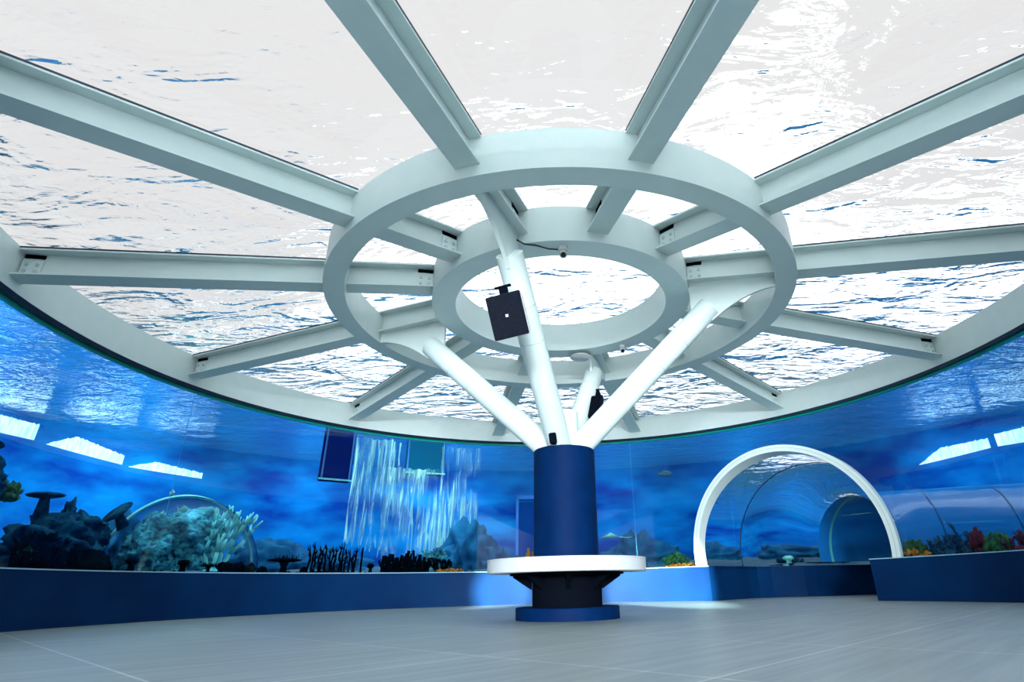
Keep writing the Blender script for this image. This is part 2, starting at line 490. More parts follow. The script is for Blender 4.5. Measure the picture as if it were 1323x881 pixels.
plain = make_beam(False); held = make_beam(True); used = set()
for k in range(12):
    src = held if k in (1, 4, 7, 10) else plain
    if src.name in used: o = copy_tree(src)
    else: o = src; used.add(src.name)
    o.rotation_euler = (0, 0, AZ0 - k*PI/6)
    tag(o, labels[k], 'roof beam', 'radial roof beams')
# long black gasket line lying on the two upper left / right beams is the seal between beam and acrylic
# ------------------------------------------------------------------ pillar
pil = empty('support_pillar', (0,0,0), 0, 'round blue central pillar with four slanting white struts holding the roof rings', 'pillar')
RC = .32; ZP = 1.60
bm = bmesh.new(); lathe(bm, [(0, .107), (RC, .107), (RC, ZP-.01), (RC-.01, ZP), (0, ZP)], 72, closed=False); bmesh.ops.recalc_face_normals(bm, faces=bm.faces)
link('shaft', bm, PILLAR, pil, auto=40)
bm = bmesh.new(); lathe(bm, [(0, 0), (.496, 0), (.496, .10), (.488, .107), (0, .107)], 80, closed=False); bmesh.ops.recalc_face_normals(bm, faces=bm.faces)
link('plinth', bm, PILLAR, pil, auto=40)
for k in (1, 4, 7, 10):
    a = AZ0 - k*PI/6; d = Vector((math.cos(a), math.sin(a), 0))
    p0 = d*.03 + Vector((0,0,1.50)); p1 = d*1.68 + Vector((0,0,3.04))
    bm = bmesh.new(); tube(bm, [p0, p1], .125, 40)
    s = link('strut', bm, STEEL, pil, auto=40)
    for f in (.62, .78):
        q = p0.lerp(p1, f); dd = (p1-p0).normalized()*.004
        b = bmesh.new(); tube(b, [q-dd, q+dd], .1275, 40); link('strap_band', b, BOLT, s)
# white collar where the struts meet on the pillar
bm = bmesh.new(); tube(bm, [(0,0,ZP-.01), (0,0,2.02)], .16, 32); link('strut_core', bm, STEEL, pil, auto=40)

# ------------------------------------------------------------------ bench round the pillar
bench = empty('round_bench', (0,0,0), 0, 'round white bench seat wrapped around the blue pillar', 'bench')
bm = bmesh.new(); RB = .773; B0, B1 = .405, .527
lathe(bm, [(RC+.004, B0), (RB-.006, B0), (RB, B0+.006), (RB, B1-.012), (RB-.004, B1-.012), (RB-.004, B1-.009), (RB+.004, B1-.009), (RB+.004, B1-.001), (RB, B1), (RC+.004, B1)], 96)
bmesh.ops.recalc_face_normals(bm, faces=bm.faces)
link('seat', bm, WHITE, bench, auto=35)
bm = bmesh.new(); lathe(bm, [(RC+.004, B0-.02), (RB-.22, B0-.02), (RB-.22, B0-.001), (RC+.004, B0-.001)], 80); bmesh.ops.recalc_face_normals(bm, faces=bm.faces)
link('seat_underframe', bm, BLACK, bench, auto=35)['label'] = 'black frame under the seat'
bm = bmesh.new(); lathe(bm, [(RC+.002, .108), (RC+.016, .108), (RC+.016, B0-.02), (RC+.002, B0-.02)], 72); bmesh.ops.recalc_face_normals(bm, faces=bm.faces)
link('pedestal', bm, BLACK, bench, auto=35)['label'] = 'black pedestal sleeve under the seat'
for a in (0, 45, 90, 135, 180, 225, 270, 315):
    bm = bmesh.new()
    prism(bm, [(RC+.018, B0-.02), (RB-.25, B0-.02), (RB-.25, B0-.035), (RC+.03, B0-.145), (RC+.018, B0-.145)] , -.018, .018)
    bmesh.ops.recalc_face_normals(bm, faces=bm.faces)
    b = link('bracket', bm, BLACK, bench); b.rotation_euler = (0, 0, R(a+2))

# ------------------------------------------------------------------ loudspeakers, lamps and cameras
def rounded(bm, off=.008, seg=2):
    bmesh.ops.bevel(bm, geom=bm.edges[:], offset=off, segments=seg, affect='EDGES')
def speaker(loc, rot, w, h, d, label, badge=True, body=None):
    root = empty('loudspeaker', loc, 0, label, 'loudspeaker'); root.rotation_euler = rot
    bm = bmesh.new()   # cabinet, tapering to the back; front is local -y
    f = [(-w/2, 0, -h/2), (w/2, 0, -h/2), (w/2, 0, h/2), (-w/2, 0, h/2)]
    k = .88; g = [(x*k, d, z*.92) for x, y, z in f]
    a = [bm.verts.new(v) for v in f]; b = [bm.verts.new(v) for v in g]
    bm.faces.new(a); bm.faces.new(b[::-1])
    for i in range(4): bm.faces.new((a[i], b[i], b[(i+1) % 4], a[(i+1) % 4]))
    bmesh.ops.recalc_face_normals(bm, faces=bm.faces); rounded(bm)
    link('cabinet', bm, body or SPKBODY, root)
    bm = bmesh.new(); box(bm, (0, -.006, 0), (w*.985, .016, h*.985)); rounded(bm, .006)
    gr = link('grille', bm, BLACKBOX, root); gr['label'] = 'black speaker grille'
    if badge:
        bm = bmesh.new(); box(bm, (0, -.016, 0), (.022, .004, .022)); link('badge', bm, CAMW, gr)
    bm = bmesh.new(); box(bm, (0, d*.45, h/2+.03), (.07, .05, .07)); box(bm, (0, d*.45, h/2+.065), (.14, .04, .02)); rounded(bm, .004, 1)
    link('mounting_bracket', bm, BLACK, root)
    return root
speaker((-.44, -1.80, 2.335), (R(24), R(-8), R(-12)), .30, .37, .17, 'black loudspeaker with a small square badge on the front strut')
speaker((.455, .66, 2.26), (R(5), R(24), R(75)), .10, .36, .13, 'dark loudspeaker half hidden behind the right strut', badge=False, body=BLACK)
t = empty('spotlight', (-.10, -.40, ZP-.02), 0, 'small black spotlight standing on the pillar top in front of the struts', 'spotlight')
bm = bmesh.new(); box(bm, (0, 0, .065), (.075, .06, .105), Matrix.Rotation(R(-7), 4, 'Y')); rounded(bm, .008); link('housing', bm, BLACK, t)
bm = bmesh.new(); box(bm, (.0, .05, .028), (.05, .09, .016)); link('foot', bm, BLACK, t)

def dome_cam(loc, label, s=1.0):
    t = empty('dome_camera', loc, 0, label, 'security camera')
    bm = bmesh.new(); lathe(bm, [(0, 0), (.05*s, 0), (.052*s, -.03*s), (.045*s, -.045*s), (0, -.045*s)], 28, closed=False); bmesh.ops.recalc_face_normals(bm, faces=bm.faces)
    link('base', bm, CAMW, t, auto=40)
    bm = bmesh.new(); bmesh.ops.create_uvsphere(bm, u_segments=24, v_segments=14, radius=.042*s, matrix=Matrix.Translation((0, 0, -.07*s)))
    b = link('ball', bm, CAMW, t, smooth=True)
    bm = bmesh.new(); v = Vector((0, -.75, -.65)).normalized()
    tube(bm, [Vector((0,0,-.07*s)) + v*.030*s, Vector((0,0,-.07*s)) + v*.047*s], .026*s, 20)
    link('lens', bm, LENS, b)
    return t
dome_cam((.035, -1.36, 3.26), 'white dome camera with a black lens under the near edge of the inner ring')
dome_cam((.82, 1.10, 3.26), 'small white dome camera under the far right of the inner ring', .9)
t = empty('wireless_router', (.262, 1.37, 3.26), 0, 'flat round white access point under the far edge of the inner ring', 'router')
bm = bmesh.new(); lathe(bm, [(0, 0), (.05, 0), (.06, -.02), (.14, -.035), (.15, -.05), (.13, -.065), (0, -.075)], 40, closed=False); bmesh.ops.recalc_face_normals(bm, faces=bm.faces)
link('housing', bm, CAMW, t, auto=40)
bm = bmesh.new(); tube(bm, [(.10, 0, -.05), (.14, .01, -.10), (.13, .05, -.17), (.11, .12, -.2)], .009, 6); link('lead', bm, CABLE if False else CAMW, t, smooth=True)
bm = bmesh.new(); pts = [(-.40, -1.50, 3.27), (-.33, -1.46, 3.245), (-.22, -1.42, 3.252), (-.10, -1.38, 3.236), (.0, -1.365, 3.235)]
tube(bm, pts, .007, 6); tag(link('power_cable', bm, CABLE, smooth=True), 'black cable running under the inner ring to the dome camera', 'cable')

# ------------------------------------------------------------------ aquarium decoration
CORALK = mottle(mat('coral_silhouette', rough=1, spec=0), (.001,.003,.004), (.003,.007,.007), 20, 3)  # near-black colour puts the underexposed silhouette into the coral itself
def cm(name, a, b, s=14): return mottle(mat(name, rough=.85, spec=.2), a, b, s, 4, bump=.4, bscale=40)
GREEN = cm('coral_green', (.003,.04,.02), (.05,.18,.04)); ORANGE = cm('coral_orange', (.50,.12,.01), (.75,.30,.03))
BLUEC = cm('coral_blue', (.003,.03,.08), (.02,.13,.24)); RED = cm('coral_red', (.05,.006,.012), (.22,.03,.04))
TEALR = mottle(mat('rock_teal', rough=.85, spec=.1), (.002,.06,.15), (.10,.52,.60), 7, 8, .38, .62, (1,1,2.2), bump=1.0, bscale=14); ROCKD = mottle(mat('rock_dark', rough=.9, spec=.05), (.0,.018,.055), (.008,.09,.16), 6, 8, .40, .66, bump=1.0, bscale=12)
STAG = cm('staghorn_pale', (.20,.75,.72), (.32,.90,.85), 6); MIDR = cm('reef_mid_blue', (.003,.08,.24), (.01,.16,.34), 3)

def branch(bm, p, d, l, r, depth, rn, spread=.6, n=6):
    q = p + d*l; m = p + d*(l*.5) + Vector((rn.uniform(-1,1), rn.uniform(-1,1), 0))*l*.08
    tube(bm, [p, m, q], [r, r*.9, r*.75 if depth else r*.5], n)
    if depth:
        for _ in range(rn.choice((2, 2, 3))):
            nd = (d + Vector((rn.uniform(-1,1), rn.uniform(-1,1), rn.uniform(-.25,.6)))*spread).normalized()
            branch(bm, q, nd, l*rn.uniform(.65,.9), r*.75, depth-1, rn, spread, n)

def lump(bm, c, s, sub=3, amp=.25, f=2.0, seed=0):
    g = bmesh.ops.create_icosphere(bm, subdivisions=sub, radius=1)
    for v in g['verts']:
        d = 1 + amp*noise.noise(v.co*f + Vector((seed*7.1, seed*3.3, 0))) + amp*.4*noise.noise(v.co*f*3.1 + Vector((seed, 0, 5)))
        v.co = Vector((c[0]+v.co.x*s[0]*d, c[1]+v.co.y*s[1]*d, c[2]+v.co.z*s[2]*d))

def coral(name, az, r, kind, w, h, m, label, group=None, seed=1, cat='coral', z=None):
    rn = random.Random(seed*131+5)
    loc = pol(r, az, ZL+.0 if z is None else z)
    root = empty(name, loc, R(az-90), label, cat, group)
    if kind == 'bush':
        bm = bmesh.new(); N = max(5, int(w/h*9))
        for i in range(N):
            x = (i+.5)/N-.5; p = Vector((x*w*.75, rn.uniform(-.08,.08), -.02))
            d = Vector((x*.9+rn.uniform(-.2,.2), rn.uniform(-.5,.5), 1)).normalized()
            k = (1-1.3*x*x)*rn.uniform(.8,1.05)
            branch(bm, p, d, h*.34*k, h*.07+.004, 3, rn, .75, 5)
        link('branches', bm, m, root, smooth=True)
        bm = bmesh.new(); lump(bm, (0,0,.0), (w*.45, .10, h*.22), 3, .4, 3, seed); link('base', bm, m, root, smooth=True)
    elif kind == 'fingers':
        bm = bmesh.new(); N = int(w/.055)
        for i in range(N):
            x = (i+.5)/N-.5; p = Vector((x*w, rn.uniform(-.06,.06), -.02)); hh = h*rn.uniform(.72,1.0)
            pts = [p]; 
            for j in range(1, 6): pts.append(p + Vector((rn.uniform(-.018,.018), rn.uniform(-.02,.02), hh*j/5)))
            tube(bm, pts, [.022,.018,.017,.016,.013,.005], 6)
            for j in (2, 3, 4, 4):
                s = rn.choice((-1,1)); q = pts[j]
                tube(bm, [q, q+Vector((s*.028, rn.uniform(-.03,.03), .02)), q+Vector((s*.042, rn.uniform(-.03,.03), .075))], [.012,.010,.003], 5)
        link('fingers', bm, m, root, smooth=True)
        bm = bmesh.new(); lump(bm, (0,0,-.01), (w*.52, .10, .05), 3, .4, 4, seed); link('base', bm, m, root, smooth=True)
    elif kind == 'table':
        bm = bmesh.new(); tube(bm, [(0,0,-.02), (0,0,h*.4), (0,0,h*.75)], [w*.13, w*.08, w*.16], 12); link('stalk', bm, m, root, smooth=True)
        bm = bmesh.new(); lump(bm, (0,0,h*.82), (w/2, w*.32, h*.13), 3, .18, 3, seed)
        for i in range(26):
            a = rn.uniform(0,2*PI); q = rn.uniform(.1,.9); x, y = math.cos(a)*w/2*q, math.sin(a)*w*.3*q
            tube(bm, [(x,y,h*.86), (x+rn.uniform(-.01,.01),y,h*rn.uniform(1.05,1.22))], [.008,.003], 5)
        link('plate', bm, m, root, smooth=True)
    elif kind == 'mushroom':
        bm = bmesh.new(); tube(bm, [(0,0,-.02),(0,0,h*.45),(0,0,h*.7)], [w*.34, w*.22, w*.34], 10); link('stalk', bm, m, root, smooth=True)
        bm = bmesh.new(); lump(bm, (0,0,h*.78), (w/2, w/2, h*.26), 3, .35, 4, seed); link('cap', bm, m, root, smooth=True)
    elif kind == 'mound':
        bm = bmesh.new(); lump(bm, (0,0,0), (w/2, w*.35, h), 4, .16, 3.5, seed)
        for i in range(60):
            a = rn.uniform(0,PI); b = rn.uniform(-.9,.9); v = Vector((math.cos(a)*w/2*math.cos(b), math.sin(b)*w*.35, math.sin(a)*h*math.cos(b)))
            tube(bm, [v*.95, v*1.07], [.014,.006], 5)
        link('mound', bm, m, root, smooth=True)
    elif kind == 'clump':      # cabbage-like short lobes
        bm = bmesh.new(); N = int(w/.045)+3
        for i in range(N):
            x = (i+.5)/N-.5; y = rn.uniform(-.09,.09); hh = h*rn.uniform(.55,1.0)*(1-.9*x*x)
            tube(bm, [(x*w,y,-.02), (x*w+rn.uniform(-.02,.02),y,hh*.55), (x*w+rn.uniform(-.04,.04),y,hh)], [.018,.026,.034*rn.uniform(.6,1)], 6)
            for s in (-1, 1):
                tube(bm, [(x*w,y,hh*.3), (x*w+s*.035,y+rn.uniform(-.03,.03),hh*.5), (x*w+s*.05,y,hh*rn.uniform(.6,.85))], [.013,.016,.020], 5)
        link('lobes', bm, m, root, smooth=True)
        bm = bmesh.new(); lump(bm, (0,0,0), (w*.5,.12,h*.22), 3, .4, 4, seed); link('base', bm, m, root, smooth=True)
    elif kind == 'post':
        bm = bmesh.new(); pts = [Vector((rn.uniform(-.006,.006), 0, -.02+h*j/5)) for j in range(6)]
        tube(bm, pts, [w/2, w*.42, w*.45, w*.40, w*.42, w*.2], 8)
        tag(link('post', bm, m, root, smooth=True))
    elif kind == 'staghorn':
        bm = bmesh.new()
        for i in range(7):
            x = rn.uniform(-.5,.5); d = Vector((x*1.1, rn.uniform(-.2,.2), 1)).normalized()
            branch(bm, Vector((x*w*.25,0,0)), d, h*.30, .052, 3, rn, .50, 8)
        link('branches', bm, m, root, smooth=True)
        bm = bmesh.new(); lump(bm, (0,0,-.02), (w*.3,.15,h*.12), 3, .4, 3, seed); link('base', bm, m, root, smooth=True)
    return root

DK = 'black coral silhouettes along the foot of the acrylic'
coral('bush_coral', 175.8, 5.80, 'bush', .62, .44, CORALK, 'big black bushy coral at the far left of the ledge', DK, 1)
coral('bush_coral', 172.8, 5.74, 'clump', .50, .30, CORALK, 'low black coral clump touching the big bushy coral at far left', DK, 2)
coral('mound_coral', 168.9, 5.82, 'mound', .56, .24, CORALK, 'black rounded mound coral right of the big bushy coral', DK, 3)
coral('mushroom_coral', 163.7, 5.78, 'mushroom', .16, .17, CORALK, 'small black mushroom coral just left of the acrylic dome', DK, 4)
coral('mushroom_coral', 156.6, 5.78, 'mushroom', .16, .16, CORALK, 'black mushroom coral standing in front of the acrylic dome', DK, 5)
coral('table_coral', 152.8, 5.80, 'table', .28, .12, CORALK, 'small flat black table coral below the pale staghorn', DK, 6)
coral('bush_coral', 148.6, 5.82, 'clump', .60, .18, CORALK, 'low wide black coral clump under the pale staghorn', DK, 7)
coral('mound_coral', 144.6, 5.80, 'mound', .18, .10, CORALK, 'little black mound left of the wide table coral', DK, 8)
coral('table_coral', 141.2, 5.82, 'table', .56, .24, CORALK, 'wide flat black table coral left of the finger coral', DK, 9)
coral('mound_coral', 137.9, 5.80, 'mound', .14, .10, CORALK, 'little black mound right of the wide table coral', DK, 10)
coral('finger_coral', 133.3, 5.82, 'fingers', .86, .52, CORALK, 'tall row of black finger corals left of the pillar', DK, 11)
coral('post_coral', 128.3, 5.80, 'post', .045, .44, CORALK, 'single upright black post coral beside the finger corals', DK, 12)
coral('mushroom_coral', 126.6, 5.80, 'mushroom', .12, .15, CORALK, 'small black knob coral right of the upright post', DK, 13)
coral('bush_coral', 120.4, 5.82, 'clump', .92, .40, CORALK, 'wide black lobed coral between the post and the pillar', DK, 14)
coral('bush_coral', 113.6, 5.80, 'bush', .32, .34, CORALK, 'small dark bushy coral nearest the pillar on its left', DK, 15)
coral('anemone', 112.4, 5.66, 'clump', .42, .07, ORANGE, 'low orange coral crust left of the bench', None, 16)
coral('finger_coral', 97.3, 5.80, 'clump', .20, .42, ORANGE, 'orange coral peeking out left of the pillar above the bench', None, 17)
coral('bush_coral', 99.3, 5.84, 'bush', .14, .34, GREEN, 'small green coral left of the orange coral behind the pillar', None, 18)
coral('bush_coral', 69.0, 5.80, 'bush', .46, .30, GREEN, 'green bushy coral beside the left foot of the white arch', None, 19)
coral('anemone', 67.5, 5.66, 'clump', .60, .07, ORANGE, 'orange crust at the foot of the green coral by the arch', None, 20)
RC_ = 'colourful corals behind the right ledge'
coral('bush_coral', 28.3, 5.80, 'clump', .36, .27, GREEN, 'green coral clump right of the right foot of the arch', RC_, 21)
coral('anemone', 27.6, 5.72, 'clump', .30, .12, ORANGE, 'orange coral crust in front of the green clump behind the right ledge', RC_, 27)
coral('bush_coral', 23.8, 5.84, 'bush', .62, .32, BLUEC, 'blue-grey branching coral in the middle of the right ledge', RC_, 22)
coral('finger_coral', 21.0, 5.84, 'bush', .16, .46, BLUEC, 'tall thin dark coral left of the red coral on the right', RC_, 23)
coral('finger_coral', 19.0, 5.80, 'clump', .22, .36, RED, 'dark red coral left of the green mound', RC_, 24)
coral('mound_coral', 16.6, 5.80, 'mound', .42, .24, GREEN, 'round green mound coral behind the right ledge', RC_, 25)
coral('fan_coral', 13.3, 5.78, 'bush', .40, .28, RED, 'reddish fan coral at the right edge of the photo', RC_, 26)
# rubble: one strip of small stones nobody could count
bm = bmesh.new()
for i in range(420):
    a = rnd.uniform(66, 182) if i < 330 else rnd.uniform(5, 31)
    p = pol(rnd.uniform(5.56, 5.75), a, ZL-.005); s = rnd.uniform(.02,.055)
    lump(bm, p, (s, s, s*rnd.uniform(.4,.8)), 1, .4, 2, i)
tag(link('reef_rubble', bm, CORALK, smooth=True), 'dark coral rubble strewn along the foot of the acrylic wall', 'rubble', kind='stuff')

# corals seen through the arch beside the walkway
coral('bush_coral', 58.0, 9.0, 'clump', .5, .25, ROCKD, 'dark coral behind the tunnel, low at the left foot of the arch', None, 31)
coral('bush_coral', 53.0, 9.8, 'bush', 1.1, .55, ROCKD, 'wide dark bush coral seen through the arch', None, 32)
coral('shell', 56.0, 8.2, 'mushroom', .22, .20, STAG, 'small pale round shell coral seen low through the arch', None, 33, cat='shell')

# reef rock at the left with table corals on it
def reef(name, az, r, blobs, m, label, seed, parts=()):
    root = empty(name, pol(r, az, ZL), R(az-90), label, 'reef rock')
    bm = bmesh.new()
    for i, (x, y, z, sx, sy, sz) in enumerate(blobs): lump(bm, (-x,y,z), (sx,sy,sz), 4, .55, 2.6, seed+i)
    link('rock', bm, m, root, smooth=True)
    for (pn, x, y, z, w, t, tilt, hs) in parts:
        bm = bmesh.new(); M = Matrix.Translation((-x,y,z)) @ Matrix.Rotation(R(-tilt), 4, 'Y')
        tube(bm, [M @ Vector((0,0,-hs)), M @ Vector((0,0,0))], [w*.22, w*.12], 8)
        g = bmesh.ops.create_icosphere(bm, subdivisions=3, radius=1)
        for v in g['verts']: v.co = M @ Vector((v.co.x*w/2, v.co.y*w/2, v.co.z*t))
        link(pn, bm, m, root, smooth=True)
    return root
# local +x points to the left in the photo
reef('reef_rock', 165.6, 8.0, [(0,0,.40,.62,.5,.32),(.45,.1,.12,.5,.5,.22),(-.42,0,.55,.36,.4,.24),(-.66,0,.52,.18,.2,.2),(.8,.1,.02,.4,.4,.2),(-.12,0,.75,.09,.12,.2)], ROCKD,
     'big dark teal reef rock with flat table corals at the left', 40, [('table_coral_plate', .30,0,.98,.58,.04,4,.3), ('table_coral_plate', -.92,0,.88,.50,.05,40,.26)])
reef('reef_rock', 176.5, 7.6, [(.1,0,.3,.40,.4,.6),(.15,0,.95,.33,.3,.45),(-.05,.1,.7,.20,.2,.4),(-.1,0,.1,.3,.3,.3),(-.16,-.1,.95,.13,.2,.16)], ROCKD,
     'tall dark reef pillar at the left edge of the photo', 52, [('table_coral_plate', .15,0,1.42,.6,.05,-6,.2)])
coral('sponge', 173.4, 7.45, 'clump', .30, .24, GREEN, 'small green and cream sponge on the tall reef pillar', None, 61, cat='sponge', z=1.40)
# pale rocks in the lit dome
reef('reef_rock', 153.6, 8.2, [(0,0,.35,.40,.4,.52),(.12,0,.1,.42,.4,.3),(-.25,0,.1,.3,.3,.3)], TEALR, 'pale teal upright rock at the left inside the acrylic dome', 70)
reef('reef_rock', 148.8, 8.2, [(0,0,.72,.50,.4,.30),(-.1,0,.30,.44,.4,.42),(.35,0,.80,.22,.3,.16)], TEALR, 'pale teal overhanging rock in the middle of the acrylic dome', 80)
coral('staghorn_coral', 145.6, 7.9, 'staghorn', 1.0, 1.25, STAG, 'large pale turquoise staghorn coral beside the teal rocks', None, 90)
# dim reefs in the distance
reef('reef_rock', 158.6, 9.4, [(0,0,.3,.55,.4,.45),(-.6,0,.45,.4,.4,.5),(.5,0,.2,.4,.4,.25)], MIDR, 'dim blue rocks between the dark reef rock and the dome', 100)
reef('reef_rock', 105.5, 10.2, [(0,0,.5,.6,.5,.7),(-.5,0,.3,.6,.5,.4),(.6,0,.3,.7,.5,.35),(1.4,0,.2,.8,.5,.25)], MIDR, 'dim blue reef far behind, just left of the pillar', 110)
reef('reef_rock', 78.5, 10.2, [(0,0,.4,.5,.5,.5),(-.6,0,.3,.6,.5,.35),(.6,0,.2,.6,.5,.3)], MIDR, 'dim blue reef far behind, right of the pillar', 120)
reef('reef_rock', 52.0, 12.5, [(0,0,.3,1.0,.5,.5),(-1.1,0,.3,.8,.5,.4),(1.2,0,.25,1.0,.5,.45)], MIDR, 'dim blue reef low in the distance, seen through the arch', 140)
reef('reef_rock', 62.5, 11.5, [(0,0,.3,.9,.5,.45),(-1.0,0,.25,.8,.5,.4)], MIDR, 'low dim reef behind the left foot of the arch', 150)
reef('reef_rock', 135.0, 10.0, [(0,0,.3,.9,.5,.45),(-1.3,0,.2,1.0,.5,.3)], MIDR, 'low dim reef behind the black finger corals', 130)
coral('bush_coral', 112.0, 8.6, 'staghorn', .7, .6, TEALR, 'faint teal branching coral behind the wide lobed coral', None, 95)

# acrylic dome over the pale rocks
dome = empty('acrylic_dome', pol(8.2, 149.6, ZL), R(149.6-90), 'clear acrylic dome over the pale rocks in the tank', 'dome')
FILM = bpy.data.materials.new('dome_film'); FILM.use_nodes = True
N_, L_ = FILM.node_tree.nodes, FILM.node_tree.links; N_.remove(N_['Principled BSDF'])
tr = N_.new('ShaderNodeBsdfTransparent'); tr.inputs[0].default_value = (.90,.98,1,1); gl = N_.new('ShaderNodeBsdfGlossy'); gl.inputs['Roughness'].default_value = .2; gl.inputs['Color'].default_value = (.06,.2,.3,1)
lw = N_.new('ShaderNodeLayerWeight'); lw.inputs['Blend'].default_value = .25; mx_ = N_.new('ShaderNodeMixShader')
L_.new(lw.outputs['Facing'], mx_.inputs[0]); L_.new(tr.outputs[0], mx_.inputs[1]); L_.new(gl.outputs[0], mx_.inputs[2]); L_.new(mx_.outputs[0], N_['Material Output'].inputs['Surface'])
bm = bmesh.new(); lathe(bm, [(1.42*math.cos(t), 1.25*math.sin(t)) for t in [PI/2*k/20 for k in range(21)]], 48, closed=False)
link('shell', bm, FILM, dome, smooth=True)
bm = bmesh.new(); tube(bm, [(1.42*math.cos(t), 0, 1.25*math.sin(t)) for t in [PI*k/40 for k in range(41)]], .025, 8); link('rib', bm, STAG, dome, smooth=True)

# fish
def fish(az, r, z, l, rz, m, label, group='small fish near the acrylic dome'):
    root = empty('fish', pol(r, az, z), rz, label, 'fish', group)
    bm = bmesh.new(); pr = [(0,.001),(.08,.06),(.22,.13),(.4,.16),(.6,.12),(.8,.05),(.88,.03)]; rings = []
    for x, w in pr: rings.append([bm.verts.new(((x-.5)*l, math.cos(a)*w*l*.5, math.sin(a)*w*l)) for a in [2*PI*k/12 for k in range(12)]])
    for A, B in zip(rings, rings[1:]):
        for k in range(12): bm.faces.new((A[k], A[(k+1) % 12], B[(k+1) % 12], B[k]))
    bm.faces.new(rings[-1]); link('body', bm, m, root, smooth=True)
    bm = bmesh.new(); prism(bm, [(.34*l,0),(.52*l,.15*l),(.46*l,0),(.52*l,-.15*l)], -.004, .004); link('tail_fin', bm, m, root)
    bm = bmesh.new(); prism(bm, [(-.15*l,.13*l),(.0,.24*l),(.18*l,.10*l)], -.003, .003); link('dorsal_fin', bm, m, root)
FISHC = mat('fish_teal', (.25,.75,.65), .35); FISHD = mat('fish_dark', (.01,.12,.20), .4)
fish(154.1, 7.6, 1.75, .30, R(150), FISHC, 'pale fish highest above the left side of the dome')
fish(152.2, 7.6, 1.53, .32, R(170), FISHC, 'pale fish just above the rib of the dome')
fish(154.6, 7.6, 1.43, .28, R(120), FISHC, 'pale fish lowest left of the dome rib')
fish(71.9, 8.0, 2.56, .42, R(175), FISHD, 'dark fish swimming high between the pillar and the arch', None)
# ray
root = empty('ray_fish', pol(8.0, 82.2, 1.29), R(10), 'pale blue ray gliding just right of the pillar', 'ray')
bm = bmesh.new(); pts = [(-.26,0,-.05),(0,.16,.0),(.24,0,-.02),(0,-.16,.0)]; top = bm.verts.new((0,0,.07)); bot = bm.verts.new((0,0,-.06)); ring = [bm.verts.new(p) for p in pts]
for k in range(4): bm.faces.new((ring[k], ring[(k+1) % 4], top)); bm.faces.new((ring[(k+1) % 4], ring[k], bot))
link('body', bm, STAG, root, smooth=True)
bm = bmesh.new(); tube(bm, [(.2,0,-.02),(.4,.02,-.04),(.55,.0,-.03)], [.015,.008,.003], 6); link('tail', bm, STAG, root, smooth=True)

# ------------------------------------------------------------------ glowing strips and panels of the far wall
LIT = emis('lit_strip', (.70,.90,1.0), .8)  # emissive strips added for bright bands at the waterline; ripple painted in
N_, L_ = LIT.node_tree.nodes, LIT.node_tree.links
tc_ = N_.new('ShaderNodeTexCoord'); mp_ = N_.new('ShaderNodeMapping'); mp_.inputs['Scale'].default_value = (9, 9, 3); L_.new(tc_.outputs['Object'], mp_.inputs['Vector'])
nz_e = N_.new('ShaderNodeTexNoise'); nz_e.inputs['Scale'].default_value = 1; nz_e.inputs['Detail'].default_value = 4; L_.new(mp_.outputs['Vector'], nz_e.inputs['Vector'])
cr_ = N_.new('ShaderNodeValToRGB'); cr_.color_ramp.elements[0].position = .4; cr_.color_ramp.elements[1].position = .6
cr_.color_ramp.elements[0].color = (.25,.55,.75,1); cr_.color_ramp.elements[1].color = (.85,.95,1,1)
L_.new(nz_e.outputs['Fac'], cr_.inputs['Fac']); L_.new(cr_.outputs['Color'], N_['Principled BSDF'].inputs['Emission Color'])
def strip(a0, a1, zbot0, zbot1, h0, h1, label, seed, taper=0):
    rn = random.Random(seed); bm = bmesh.new(); n = 60; lo = []; hi = []
    for k in range(n+1):
        u = k/n; a = a0 + (a1-a0)*u; z = zbot0 + (zbot1-zbot0)*u; h = (h0 + (h1-h0)*u)*(min(1, (1-u)/.35) if taper else 1) + .045*noise.noise(Vector((k*.55, seed, 0)))
        lo.append((a, z)); hi.append((a, z+max(h, .01)))
    def ring(r): return [bm.verts.new(pol(r, a, z)) for a, z in lo + hi[::-1]]
    A, B = ring(RT-.03), ring(RT-.005)
    bm.faces.new(A); bm.faces.new(B[::-1])
    for i in range(len(A)): bm.faces.new((A[i], B[i], B[(i+1) % len(A)], A[(i+1) % len(A)]))
    bmesh.ops.triangulate(bm, faces=[f for f in bm.faces if len(f.verts) > 4]); bmesh.ops.recalc_face_normals(bm, faces=bm.faces)
    tag(link('glow_strip', bm, LIT), label, 'lit window', 'glowing strips on the far tank wall')
strip(158.9, 166.5, 3.50, 3.56, .34, .36, 'leftmost bright glowing strip on the far tank wall', 1)
strip(149.5, 157.6, 3.27, 3.46, .22, .42, 'second bright glowing strip from the left on the far tank wall', 2, 1)
strip(140.4, 148.7, 3.17, 3.24, .14, .28, 'third bright glowing strip from the left on the far tank wall', 3, 1)
strip(32.1, 40.5, 3.26, 3.12, .24, .34, 'bright glowing strip right of the arch on the far tank wall', 4, 1)
strip(24.0, 31.3, 3.22, 3.26, .40, .30, 'rightmost bright glowing strip on the far tank wall', 5)

